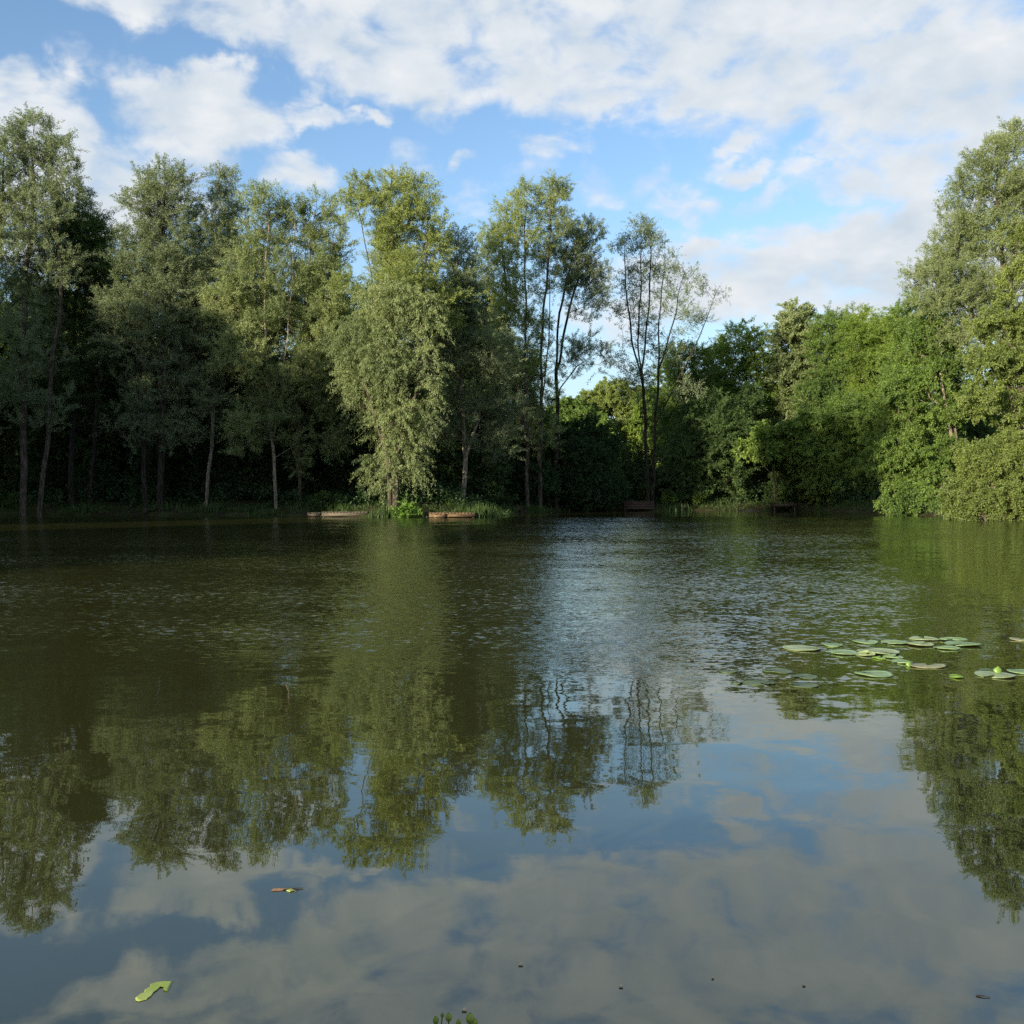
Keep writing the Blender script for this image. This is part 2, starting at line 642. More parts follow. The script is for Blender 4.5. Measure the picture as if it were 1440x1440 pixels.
# ripple slopes biased towards this bank so they mirror higher, brighter sky
ry_ = t.m('SUBTRACT', t.m('MULTIPLY', rp.outputs[1], .25), t.m('MULTIPLY', t.m('ABSOLUTE', rp.outputs[1]), .9))
rc = t.n('ShaderNodeCombineXYZ', i={0: rp.outputs[0], 1: ry_, 2: 0.0})
rip = scl(rc.outputs[0], gust)
calm = t.mr(wy, 3.0, 12.0, .020, .042)
mid_ = t.vm('MULTIPLY', mid_, (.8, 1.7, 1))
rip = t.vm('ADD', rip, scl(t.vm('ADD', scl(mid_, .8), slow), calm))
rip = t.vm('ADD', rip, scl(t.vm('MULTIPLY', fine, (.5, 1.0, 0)), t.mr(wy, 2.4, 11.0, .004, .085)))
rs = t.n('ShaderNodeSeparateXYZ', i={0: rip})
nrm = t.n('ShaderNodeCombineXYZ', i={0: rs.outputs[0], 1: rs.outputs[1], 2: 1.0})
nn = t.vm('NORMALIZE', nrm.outputs[0])
fr = t.n('ShaderNodeFresnel', i={'IOR': 2.0, 'Normal': nn})
mud = t.n('ShaderNodeTexNoise', i={'Vector': pos, 'Scale': .25, 'Detail': 2.0})
wc = t.mix(mud.outputs[0], (.029, .030, .009), (.039, .039, .013))
body = t.n('ShaderNodeBsdfDiffuse', i={'Color': wc})
gl = t.n('ShaderNodeBsdfGlossy', i={'Color': (.93, .98, .92, 1), 'Roughness': 0.0, 'Normal': nn})
mxs = t.n('ShaderNodeMixShader', i={0: fr.outputs[0], 1: body.outputs[0], 2: gl.outputs[0]})
t.n('ShaderNodeOutputMaterial', i={0: mxs.outputs[0]})
wv = [(-50, -6, 0), (40, -6, 0), (40, 66, 0), (-50, 66, 0)]
kind(link('lake_water', np_mesh('lake_water', wv, 4, [0, 1, 2, 3], wm)), 'structure')

# ------------------------------------------------------------------ the shore trees
exec_trees = True
G_L = None
tree_px('willow_tree', 'tallest grey-green willow with an airy top at the far edge of the dark wood', 50,
        [[(32, 713), (34, 560), (35, 420), (45, 300), (48, 175)], [(55, 713), (70, 560), (85, 420), (80, 240)], [(-20, 713), (-15, 450), (5, 260), (10, 195)]],
        [(38, 192, 42, 36, .8), (80, 225, 25, 40, .75), (15, 245, 50, 50, .75), (75, 285, 42, 42, .8), (0, 330, 50, 60, .75), (55, 360, 50, 45, .55), (20, 430, 50, 50, .5), (-40, 250, 45, 80, .8), (50, 480, 45, 40, .5), (0, 540, 45, 40, .5), (60, 560, 40, 36, .4)], 'grey', 'grey', .2)
tree_px('broadleaf_tree', 'dense dark green tree beside the tallest willow of the wood', 53,
        [[(100, 713), (105, 500), (110, 290)], [(125, 713), (140, 520), (135, 350)]],
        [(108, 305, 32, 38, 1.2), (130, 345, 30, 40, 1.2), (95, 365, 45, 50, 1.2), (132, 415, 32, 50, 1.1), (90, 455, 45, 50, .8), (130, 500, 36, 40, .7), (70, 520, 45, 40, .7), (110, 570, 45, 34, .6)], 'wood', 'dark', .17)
tree_px('willow_tree', 'rounded grey-green willow with a leafy dome and dark lower crown', 51,
        [[(225, 713), (228, 560), (232, 400), (232, 240)], [(205, 713), (195, 500), (200, 370)]],
        [(232, 252, 34, 26, 1), (203, 278, 22, 24, .8), (242, 300, 45, 38, 1.1), (200, 345, 30, 40, 1), (240, 375, 52, 50, 1.2), (178, 345, 16, 24, .5), (195, 440, 50, 50, 1), (250, 460, 50, 50, 1), (225, 530, 60, 40, .8), (205, 590, 50, 30, .6), (250, 600, 36, 30, .5)], 'grey', 'dark', .2)
tree_px('willow_tree', 'slim pointed willow next to the rounded dome, over a thin pale leaning stem', 52,
        [[(290, 706), (299, 600), (300, 520), (300, 400), (308, 238)]],
        [(308, 248, 18, 24, 1), (316, 288, 24, 28, 1), (300, 335, 28, 38, 1.1), (322, 385, 28, 42, 1), (290, 420, 32, 42, 1), (300, 480, 40, 40, .8), (290, 550, 36, 34, .6)], 'grey', 'pale', .11)
tree_px('willow_tree', 'light yellow-green open willow with a feathery flat-topped crown', 50.5,
        [[(388, 705), (384, 620), (372, 480), (378, 265)], [(384, 620), (405, 480), (415, 310)]],
        [(372, 276, 26, 20, .8), (405, 300, 24, 24, .7), (372, 328, 38, 38, .8), (348, 385, 30, 35, .9), (402, 385, 35, 38, .8), (322, 425, 36, 30, 1.1), (375, 448, 40, 36, 1), (345, 495, 40, 36, .9), (380, 545, 26, 42, 1.0), (345, 590, 30, 22, .8), (420, 520, 35, 40, .8), (400, 590, 26, 36, .7), (350, 612, 22, 18, .7), (422, 640, 20, 22, .4)], 'pale', 'pale', .10)
tree_px('willow_tree', 'open pale willow with a dark visible fork, between the feathery crown and the yellowest crown', 51.5,
        [[(422, 705), (420, 600), (430, 440), (445, 278)], [(425, 520), (460, 420), (470, 320)]],
        [(446, 284, 23, 20, .7), (428, 318, 26, 28, .75), (466, 325, 22, 32, .65), (446, 375, 33, 33, .7), (430, 435, 33, 33, .9), (470, 425, 30, 30, 1), (460, 480, 40, 40, 1), (440, 550, 40, 36, .8), (460, 610, 34, 26, .5)], 'pale', 'grey', .10)
tree_px('willow_tree', 'tall yellow-green willow peaked above the wooden jetty', 49.5,
        [[(555, 708), (556, 600), (553, 450), (548, 350), (552, 238)], [(556, 600), (590, 450), (602, 310)], [(555, 560), (525, 400), (500, 285)]],
        [(555, 248, 24, 20, 1), (520, 268, 28, 23, .85), (590, 272, 24, 28, .85), (500, 290, 20, 24, .6), (560, 298, 38, 28, 1), (545, 345, 28, 48, 1.4), (606, 325, 28, 33, 1), (580, 395, 45, 40, 1.1), (545, 430, 42, 36, 1.1), (612, 420, 36, 40, 1), (480, 395, 22, 22, .5)], 'gold', 'grey', .2)
tree_px('weeping_willow', 'sunlit weeping willow hanging low over the jetty bank', 47,
        [[(556, 708), (558, 640), (548, 540), (542, 445)], [(558, 640), (590, 540), (595, 460)], [(549, 708), (545, 640), (515, 540), (505, 470)]],
        [(545, 418, 34, 26, .9), (590, 432, 26, 26, .7), (500, 480, 35, 30, 1.2), (540, 455, 40, 33, 1.1), (592, 470, 30, 34, .6), (500, 522, 28, 28, 1.3), (545, 510, 45, 38, 1.2), (602, 530, 24, 36, .55), (522, 558, 28, 24, 1.1), (555, 580, 38, 30, 1.3), (598, 585, 20, 24, .6), (560, 620, 34, 26, 1.5), (530, 655, 20, 16, 1.2), (575, 652, 22, 16, 1.1), (555, 640, 28, 18, 1.1), (545, 672, 14, 10, .8)],
        'pale', 'grey', .17, k=4, droop=.9, twig=.75, down=.8)
tree_px('willow_tree', 'shaded willow with a low forked trunk behind the clump of reeds', 51.5,
        [[(650, 706), (656, 645), (645, 520), (640, 330)], [(656, 645), (674, 590), (684, 480), (684, 400)]],
        [(640, 340, 23, 24, 1), (655, 385, 26, 34, 1.1), (640, 430, 34, 40, 1.1), (665, 450, 24, 40, 1), (630, 500, 40, 40, 1), (690, 500, 34, 40, .9), (655, 565, 36, 30, .8), (700, 570, 36, 36, .9), (635, 600, 30, 26, .6), (690, 620, 30, 24, .5)], 'grey', 'pale', .15)
tree_px('willow_tree', 'light feathery willow with twin drooping tips at the edge of a sky gap', 57,
        [[(742, 702), (740, 560), (738, 420), (740, 255)], [(735, 600), (712, 440), (705, 310)]],
        [(740, 268, 17, 18, .8), (722, 290, 20, 20, .7), (700, 320, 20, 20, .8), (735, 328, 28, 33, .75), (688, 348, 18, 28, .7), (713, 380, 26, 40, .75), (703, 440, 28, 38, .8), (740, 425, 20, 38, .45), (720, 500, 36, 36, .7)], 'gold', 'grey', .13)
tree_px('willow_tree', 'straight-stemmed willow with the highest tip beside the sky gap', 58,
        [[(760, 702), (760, 560), (765, 420), (782, 246)], [(762, 560), (775, 440), (770, 330)]],
        [(785, 258, 18, 15, 1.0), (776, 288, 23, 20, .9), (797, 308, 18, 20, .8), (770, 342, 23, 28, .7), (766, 395, 20, 28, .4), (752, 470, 26, 40, .6), (750, 540, 34, 36, .8), (745, 600, 36, 30, .6)], 'pale', 'grey', .14)
tree_px('willow_tree', 'dark blue-green willow with spread branches and bare lower stem', 60,
        [[(782, 702), (783, 560), (785, 440), (815, 325)], [(783, 520), (800, 440), (832, 330)], [(783, 555), (810, 515), (845, 492)]],
        [(830, 320, 18, 18, .8), (810, 350, 26, 28, 1.2), (835, 378, 20, 28, 1), (800, 388, 23, 28, 1), (850, 395, 14, 13, .4), (820, 428, 22, 22, .5), (845, 418, 14, 18, .35), (820, 478, 32, 22, .3), (845, 500, 32, 17, .3), (798, 500, 22, 26, .45)], 'grey', 'dark', .14)
tree_px('alder_tree', 'sparse half-bare twin-stemmed tree alone against the sky', 64,
        [[(912, 700), (908, 600), (898, 480), (903, 300)], [(918, 700), (922, 600), (928, 450), (936, 325)], [(922, 600), (955, 530), (985, 470), (1012, 402)], [(922, 620), (965, 548), (1000, 525)],
         [(908, 560), (890, 480), (878, 400), (880, 335)], [(926, 520), (950, 440), (962, 385)], [(905, 520), (912, 420), (918, 330)]],
        [(903, 312, 17, 13, .8), (880, 345, 18, 18, .6), (913, 338, 20, 20, .8), (895, 385, 24, 26, .6), (935, 372, 22, 28, .4), (962, 395, 24, 26, .32), (878, 425, 20, 24, .5), (925, 425, 22, 28, .35), (955, 440, 28, 26, .3), (1002, 412, 16, 18, .3), (985, 450, 18, 20, .25), (900, 460, 24, 24, .4), (940, 490, 28, 28, .4), (885, 510, 30, 28, .3), (960, 545, 30, 16, .3), (905, 545, 26, 26, .4)], 'grey', 'dark', .135, per=18, L=.11, Wd=.037, k=8, twig=.6)

# second row of willows filling the wood between the front trees
SR = dict(L=.105, Wd=.037, twig=.75)
for (lab, D, bx, blobs, lf) in [
    ('grey-green willow filling the wood between the dark broadleaf tree and the rounded dome', 57, 165, [(165, 345, 26, 30, .8), (150, 400, 36, 40, 1), (185, 420, 36, 40, 1), (160, 480, 45, 40, 1), (165, 550, 45, 40, .9)], 'grey'),
    ('dim willow seen through the stems of the tallest willow', 58, 45, [(45, 420, 45, 36, .8), (20, 480, 45, 40, .9), (75, 500, 45, 40, .9), (40, 560, 55, 40, .9)], 'wood'),
    ('dim grey-green willow behind the slim pointed willow', 58, 275, [(275, 370, 26, 34, .8), (270, 430, 40, 40, 1), (290, 500, 45, 40, 1), (265, 560, 50, 40, .9)], 'grey'),
    ('dim willow behind the feathery flat-topped crown', 58.5, 350, [(345, 350, 24, 30, .8), (355, 410, 36, 40, 1), (340, 480, 45, 40, 1), (360, 560, 50, 45, .9)], 'grey'),
    ('dim willow behind the open forked willow', 59, 450, [(455, 370, 26, 30, .8), (445, 420, 36, 40, 1), (470, 470, 36, 40, 1), (440, 540, 50, 45, .9)], 'grey'),
    ('dim willow behind the weeping willow', 58, 590, [(520, 470, 30, 34, .7), (600, 440, 40, 40, .9), (560, 520, 45, 40, .9), (620, 540, 45, 45, .9)], 'grey'),
    ('dim willow between the forked shaded willow and the feathery twin-tipped one', 61, 690, [(690, 420, 24, 34, .8), (680, 480, 36, 40, 1), (715, 520, 36, 40, 1), (690, 590, 45, 40, .9), (750, 600, 40, 40, .8)], 'wood'),
]:
    tree_px('willow_tree', lab, D, [[(bx, 704), (bx + 3, 600), (bx - 2, 480), (bx + 2, blobs[0][1] - 20)]], blobs, lf, 'dark', .13, **SR)

# right bank
tree_px('young_tree', 'sunny yellow-green tree at the back of the gap between the woods', 104,
        [[(868, 706), (866, 600), (865, 540)]],
        [(865, 556, 33, 18, 1), (835, 572, 25, 22, 1), (892, 580, 30, 28, 1), (860, 615, 40, 28, 1), (850, 660, 28, 22, 1), (885, 650, 28, 24, .8)], 'olive', 'pale', .12, L=.18, Wd=.08, k=3.5)
tree_px('young_tree', 'low sunny green tree under the dark blue-green willow branches', 100, [[(806, 706), (806, 640), (808, 580)]],
        [(806, 578, 28, 18, 1), (780, 600, 30, 24, 1), (825, 600, 28, 24, 1), (800, 640, 40, 26, 1), (770, 660, 30, 24, .8)], 'alder', 'grey', .12, L=.22, Wd=.1, k=3)
tree_px('young_tree', 'low sunny tree showing just behind the sparse twin-stemmed tree', 100, [[(930, 706), (930, 640), (925, 570)]],
        [(925, 565, 26, 18, 1), (945, 590, 28, 24, 1), (910, 595, 26, 24, 1), (930, 630, 36, 28, 1)], 'lime', 'grey', .12, L=.22, Wd=.1, k=3)
RB = dict(L=.10, Wd=.046, twig=.75, droop=.15, k=4.0)
tree_px('alder_tree', 'deep green rounded tree right behind the sparse tree', 72, [[(962, 706), (962, 600), (962, 495)]],
        [(965, 503, 28, 20, 1), (942, 540, 25, 34, 1), (985, 548, 38, 33, 1.1), (958, 600, 45, 40, 1.1), (1000, 590, 35, 35, 1)], 'alder', 'grey', .16, **RB)
tree_px('alder_tree', 'round-topped fresh green tree next to the thin poking willow', 74, [[(1050, 706), (1050, 600), (1050, 470)]],
        [(1050, 475, 28, 18, 1), (1028, 505, 32, 26, 1), (1070, 515, 33, 28, 1), (1045, 560, 42, 38, 1.1), (1085, 580, 35, 35, 1)], 'lime', 'grey', .16, **RB)
tree_px('willow_tree', 'thin pale willow poking above the green bank of trees', 72, [[(1128, 706), (1125, 600), (1122, 428)]],
        [(1120, 438, 20, 17, .5), (1108, 468, 22, 22, .6), (1136, 478, 18, 24, .7), (1115, 515, 28, 28, .9), (1130, 560, 30, 30, 1)], 'pale', 'pale', .1, L=.18, Wd=.07)
tree_px('alder_tree', 'mid-green ragged-topped tree in the middle of the green bank', 70, [[(1180, 706), (1182, 600), (1190, 440)]],
        [(1166, 468, 28, 25, .9), (1196, 450, 20, 15, .7), (1185, 505, 40, 38, 1.1), (1162, 560, 40, 38, 1.1), (1200, 580, 35, 38, 1)], 'alder', 'grey', .15, **RB)
tree_px('alder_tree', 'broad bright green tree with a level top on the green bank', 66, [[(1240, 706), (1240, 600), (1240, 450)]],
        [(1240, 458, 33, 18, 1), (1228, 495, 42, 33, 1.1), (1262, 515, 33, 38, 1.1), (1228, 560, 40, 30, 1), (1205, 470, 20, 18, .7)], 'lime', 'grey', .16, **RB)
tree_px('alder_tree', 'dark green tree tucked against the flank of the big willow', 60, [[(1290, 706), (1290, 600), (1290, 430)]],
        [(1290, 436, 26, 20, 1.1), (1310, 475, 35, 33, 1.2), (1285, 505, 38, 33, 1.2), (1320, 540, 35, 35, 1)], 'alder', 'dark', .16, **RB)
for (lab, px, top, D) in [('wispy spire of a young tree between the ragged-topped and level-topped trees', 1212, 432, 69), ('wispy young tree poking up beside the flank of the big willow', 1262, 430, 64),
                         ('wispy young tree just right of the round-topped fresh green tree', 1150, 448, 71), ('pale wispy young tree behind the deep green rounded tree', 1000, 492, 75)]:
    tree_px('young_tree', lab, D, [[(px, 706), (px + 2, 600), (px - 2, top - 6)]], [(px, top + 6, 12, 12, .6), (px - 8, top + 28, 18, 18, .7), (px + 10, top + 45, 18, 18, .8), (px, top + 80, 26, 28, .9), (px - 4, top + 125, 28, 28, .8)], 'pale' if px in (1150, 1000) else 'lime', 'pale', .08, L=.11, Wd=.045, plume=True)
tree_px('broadleaf_tree', 'low dark tree filling the foot of the green bank by the wooden platforms', 65, [[(1000, 708), (1000, 650), (1005, 580)]],
        [(1002, 600, 45, 40, 1.1), (968, 640, 40, 38, 1.1), (1040, 625, 36, 36, 1.1), (1000, 670, 50, 25, 1), (950, 680, 35, 22, 1)], 'wood', 'dark', .15, **RB)
tree_px('chestnut_sapling', 'bright leafy sapling spreading flat sprays over the dark foot of the bank', 64, [[(1090, 708), (1088, 660), (1095, 605)], [(1088, 670), (1062, 640), (1050, 628)], [(1088, 660), (1120, 625), (1145, 612)]],
        [(1095, 612, 36, 13, 1.1), (1125, 600, 24, 20, .8), (1075, 635, 26, 14, .9), (1115, 640, 25, 14, .7), (1050, 628, 22, 10, .8), (1145, 612, 20, 10, .7)], 'alder', 'dark', .07, L=.26, Wd=.14, twig=.5)
tree_px('broadleaf_tree', 'shaded green tree between the leafy sapling and the sunlit alder', 63.5, [[(1185, 708), (1188, 650), (1190, 570)]],
        [(1195, 595, 45, 36, 1.1), (1150, 640, 38, 38, 1), (1215, 645, 40, 36, 1), (1180, 680, 45, 25, 1)], 'alder', 'dark', .14, **RB)
tree_px('alder_tree', 'sunlit alder with pale leaning twin stems showing through', 52,
        [[(1360, 700), (1338, 610), (1324, 545), (1308, 465)], [(1352, 700), (1345, 630), (1335, 560), (1345, 500)]],
        [(1308, 475, 33, 28, 1), (1288, 535, 38, 22, 1), (1342, 515, 33, 26, .9), (1300, 590, 42, 26, 1), (1355, 570, 33, 26, .8), (1268, 562, 33, 22, .9), (1258, 640, 38, 33, 1), (1305, 650, 42, 36, 1.1), (1270, 690, 35, 22, 1)], 'alder', 'pale', .11, L=.105, Wd=.055, twig=.6, droop=.1)
tree_px('willow_tree', 'huge grey-green willow towering over the lakeside bush', 51,
        [[(1440, 700), (1425, 560), (1410, 430), (1402, 210)], [(1460, 700), (1470, 400), (1450, 180)], [(1425, 560), (1370, 450), (1340, 340)], [(1415, 480), (1340, 420), (1300, 385)]],
        [(1400, 215, 28, 25, .8), (1432, 190, 25, 23, .9), (1368, 248, 33, 28, .9), (1410, 268, 40, 33, 1), (1350, 298, 28, 28, .9), (1390, 328, 44, 35, 1.1), (1340, 350, 33, 30, 1.1), (1430, 345, 40, 40, 1), (1300, 385, 28, 20, .9), (1350, 398, 44, 33, 1.1), (1400, 410, 45, 40, 1), (1465, 280, 40, 60, 1), (1322, 420, 33, 18, .9), (1490, 400, 50, 60, 1), (1385, 470, 45, 35, .9), (1450, 480, 45, 40, .9), (1350, 460, 35, 25, .8)], 'pale', 'grey', .24)
tree_px('alder_tree', 'front alder with small dark green leaves before the huge willow', 45,
        [[(1440, 702), (1434, 560), (1420, 470), (1428, 330)], [(1434, 560), (1460, 450), (1462, 380)]],
        [(1432, 335, 16, 22, .6), (1418, 395, 20, 24, .6), (1400, 455, 30, 24, .8), (1442, 445, 28, 28, .8), (1390, 510, 38, 24, .8), (1430, 520, 33, 30, .8), (1380, 560, 38, 24, .8), (1435, 585, 35, 28, .8), (1470, 500, 35, 50, .8)], 'olive', 'grey', .13, L=.09, Wd=.05, twig=.5, droop=.1)
tree_px('willow_bush', 'sunlit olive willow bush bulging over the water', 41,
        [[(1400, 722), (1395, 680), (1390, 640)], [(1405, 722), (1430, 680), (1440, 640)], [(1398, 722), (1370, 700), (1355, 690)]],
        [(1388, 648, 33, 28, 1.3), (1415, 640, 30, 28, 1.3), (1365, 690, 28, 26, 1.4), (1400, 695, 38, 28, 1.4), (1438, 690, 35, 35, 1.3), (1352, 716, 16, 12, 1.2), (1395, 722, 36, 10, 1.2), (1445, 640, 30, 30, 1.2), (1480, 670, 35, 45, 1.2)], 'olive', 'grey', .08, cat='bush', L=.09, Wd=.033, twig=.5, droop=.3)


# ------------------------------------------------------------------ woodland behind
def copy_thing(o, loc, rz, sc, label=None, group=None):
    r = o.copy()
    COL.objects.link(r)
    r.location = loc
    r.rotation_euler = (0, 0, rz)
    r.scale = (sc, sc, sc)
    if label:
        r['label'] = label
    if group:
        r['group'] = group
    for ch in list(o.children):
        c_ = ch.copy()
        COL.objects.link(c_)
        c_.parent = r
    return r


WLAB = 'shaded woodland tree standing in the wood behind the front row of shore trees'
WGRP = 'trees deep in the wood'
protos = []
rgw = np.random.default_rng(5)
for i in range(4):
    h = [12, 10.5, 13.5, 9][i]
    bl = []
    for j in range(13):
        zz = h * rgw.uniform(.10, .95)
        rr = 1.9 * (1 - .45 * abs(zz / h - .5) * 2)
        bl.append((np.array([rgw.normal(0, 1.1), rgw.normal(0, 1.1), zz]), np.array([rr, rr, rr * .9]), 1.0))
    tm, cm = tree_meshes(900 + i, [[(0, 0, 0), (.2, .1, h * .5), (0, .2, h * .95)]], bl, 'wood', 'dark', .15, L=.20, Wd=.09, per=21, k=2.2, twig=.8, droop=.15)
    protos.append((tm, cm))
wn = 0
first = [None] * 4


def wood_at(x, y, sc, label=WLAB, group=WGRP):
    global wn
    if y > 66 and 785 < 720 + x / y * F < 935:
        return
    i = wn % 4
    wn += 1
    z = float(land(x, y)) - .05
    if first[i] is None:
        o = thing('woodland_tree', label, 'tree', (x, y, z), group)
        link('trunk', protos[i][0], o)
        link('crown', protos[i][1], o)
        o.scale = (sc, sc, sc)
        first[i] = o
    else:
        o = copy_thing(first[i], (x, y, z), rgw.uniform(0, 6.28), sc, label, group)
    return o


for row, (y0, x0, x1, stp, sc) in enumerate([(57, -34, -2, 3.0, .82), (62, -38, -2.5, 3.2, .95), (68, -42, -7, 3.4, 1.0), (76, -46, -10, 4.0, 1.0)]):
    for x in np.arange(x0, x1, stp):
        wood_at(x + rgw.uniform(-1, 1), y0 + rgw.uniform(-1.5, 1.5), sc * rgw.uniform(.85, 1.12))
for row, (y0, x0, x1, stp, sc) in enumerate([(70, 8, 34, 3.6, .62), (78, 10, 44, 4.0, .80)]):
    for x in np.arange(x0, x1, stp):
        wood_at(x + rgw.uniform(-1, 1), y0 + rgw.uniform(-1.5, 1.5), sc * rgw.uniform(.85, 1.1), 'shaded tree filling the green bank behind its sunlit front trees', 'trees behind the green bank')
for x in np.arange(-70, 75, 4.2):
    wood_at(x + rgw.uniform(-1, 1), 92 + rgw.uniform(-4, 4) - abs(x) * .2, .8 * rgw.uniform(.85, 1.1), 'far tree of the wood edge seen only through gaps', 'farthest trees of the wood')
# out-of-view left-bank trees, placed to shade the foot of the wood and green bank
for (x, y, s_) in [(-32.5, 24, 1.35), (-32, 26, 1.45), (-32, 30, 1.4), (-31.5, 34, 1.4), (-31.5, 38, 1.35), (-31, 42, 1.3), (-30.5, 46, 1.2),
                   (-36, 25, 1.55), (-36, 31, 1.5), (-35.5, 37, 1.5), (-35, 43, 1.4), (-33.5, 6.0, 1.7), (-34.5, 3.0, 1.8), (-35, -.5, 1.75), (-36, -4, 1.8), (-36.5, -8, 1.8), (-37, -12, 1.7), (-40, -2, 1.8)]:
    s_ *= .84
    nw_ = wood_at(x, y, s_, 'unseen tree of the side bank placed to shade the foot of the woods', 'trees on the side bank')
    if y < 24.5:
        nw_.scale = (s_ * .62, s_ * .62, s_ * (1.3 if y < 10 else 1.0))  # narrowed and stretched so sun passes between and shade reaches farther


# ------------------------------------------------------------------ bushes at the foot of the trees
def bush_px(label, D, px, w_, h_, leaf='dark', n=1.2, name='bush', zt=None, **kw):
    """a mound of foliage: width and height in metres"""
    _seed[0] += 1
    rg = np.random.default_rng(_seed[0])
    x = (px - 720) * D / F
    z = float(land(x, D)) - .05
    bl, stems = [], []
    m = max(4, int(w_ * 2))
    for j in range(m):
        cx = rg.uniform(-.5, .5) * w_
        hh = h_ * (1 - (abs(cx) / (w_ * .62)) ** 2) * rg.uniform(.7, 1.05)
        r_ = max(.3, min(w_, h_) * .34)
        bl.append((np.array([cx, rg.uniform(-.5, .5), max(.25, hh - r_ * .8)]), np.array([r_, r_, r_ * .9]), n))
        bl.append((np.array([cx, rg.uniform(-.5, .5), max(.2, hh * .4)]), np.array([r_, r_, r_ * .9]), n * .8))
    for j in range(3):
        stems.append([(rg.uniform(-.2, .2), 0, 0), (rg.uniform(-.3, .3) * w_, rg.uniform(-.3, .3), h_ * .6)])
    args = dict(L=.12, Wd=.06, per=35, k=6, twig=.35, droop=.1)
    args.update(kw)
    tm, cm = tree_meshes(_seed[0], stems, bl, leaf, 'dark', .04, **args)
    o = thing(name, label, 'bush', (x, D, z))
    link('stem', tm, o)
    link('foliage', cm, o)
    return o


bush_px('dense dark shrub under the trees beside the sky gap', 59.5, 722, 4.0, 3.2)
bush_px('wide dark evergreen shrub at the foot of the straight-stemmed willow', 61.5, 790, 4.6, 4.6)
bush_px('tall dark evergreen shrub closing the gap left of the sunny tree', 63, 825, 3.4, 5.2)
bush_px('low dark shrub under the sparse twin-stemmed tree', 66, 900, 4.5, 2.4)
bush_px('small leafy bush beside the low landing stage', 48.6, 462, 1.3, .8, 'grass')
bush_px('green weedy bush poking in at the far end of the dark bank', 51.8, 8, 1.6, .9, 'grass')
bush_px('glossy shrub with a few light leaves by the brown platform', 64.5, 965, 2.2, 1.3, 'alder')
bush_px('dark bush at the foot of the leafy sapling', 65, 1130, 4, 2.2, 'wood')
bush_px('dark bush below the shaded green tree', 62, 1225, 4, 2.0, 'wood')
bush_px('green bush at the waterline beside the olive willow bush', 50, 1290, 2.6, 1.6, 'alder')


def understory(label, group, spots, protos_):
    fs = {}
    for i_, (x, y, sc) in enumerate(spots):
        k_ = i_ % len(protos_)
        z = float(land(x, y)) - .1
        if k_ not in fs:
            o_ = thing('understorey_shrub', label, 'shrub', (x, y, z), group)
            link('stem', protos_[k_][0], o_)
            link('foliage', protos_[k_][1], o_)
            o_.scale = (sc,) * 3
            fs[k_] = o_
        else:
            copy_thing(fs[k_], (x, y, z), rgw.uniform(0, 6.28), sc, label, group)


def shrub_protos(leaf, seed):
    out = []
    for i_ in range(3):
        bl_ = []
        for j in range(10):
            a_ = rgw.uniform(0, 6.28)
            rr = rgw.uniform(0, 1.3)
            zz = rgw.uniform(.3, 3.4) * (1 - rr * .25)
            bl_.append((np.array([math.cos(a_) * rr, math.sin(a_) * rr, zz]), np.array([.95, .95, .8]), 1.0))
        out.append(tree_meshes(seed + i_, [[(0, 0, 0), (.1, 0, 1.2), (.2, .1, 2.6)], [(.1, 0, 0), (-.5, .3, 2.2)]], bl_, leaf, 'dark', .06, L=.15, Wd=.07, per=15, k=3.0, twig=.5, droop=.1))
    return out


sp_d = shrub_protos('dark', 950)
sp_w = shrub_protos('wood', 960)
spots = []
for y0, stp in ((55.5, 2.6), (59.5, 2.8), (65, 3.2)):
    for x in np.arange(-40, .5, stp):
        spots.append((x + rgw.uniform(-.8, .8), y0 + rgw.uniform(-1.2, 1.2), rgw.uniform(.6, 1.2)))
understory('dark shrub growing between the trunks inside the shaded wood', 'shrubs inside the wood', spots, sp_d)
spots = []
for y0, stp, sc in ((65.2, 2.3, .6), (68.5, 2.6, 1.1)):
    for x in np.arange(3.5, 32, stp):
        spots.append((x + rgw.uniform(-.6, .6), y0 + rgw.uniform(-.5, .5), sc * rgw.uniform(.75, 1.15)))
understory('shaded shrub along the foot of the green bank', 'shrubs along the green bank', spots, sp_w)

# ------------------------------------------------------------------ ground cover
rg = np.random.default_rng(11)


def scatter_land(n, x0, x1, y0, y1, dmin, dmax):
    out = []
    while sum(len(o) for o in out) < n:
        x = rg.uniform(x0, x1, n)
        y = rg.uniform(y0, y1, n)
        d = shore_dist(x, y)
        ok = (d > dmin) & (d < dmax)
        out.append(np.stack([x[ok], y[ok]], 1))
    return np.concatenate(out)[:n]


pt = scatter_land(16000, -34, 26, 40, 68, -.05, 2.6)
z = land(pt[:, 0], pt[:, 1])
lump = .5 + .5 * np.sin(pt[:, 0] * 1.9 + np.sin(pt[:, 1] * 1.3) * 2)
base = np.column_stack([pt, z - .03])
ax = unit(rg.normal(0, .38, base.shape) + np.array([0, 0, 1.0]))
sd = unit(np.cross(ax, rg.normal(0, 1, ax.shape)))
v, l = leaf_quads(base, ax, sd, rg.uniform(.12, .38, len(base)) * (.5 + lump), np.full(len(base), .035))
kind(link('grass', np_mesh('grass', v, 4, l, LEAF['grass'], np.clip(rg.normal(.45, .2, len(base)), 0, 1))), 'stuff')

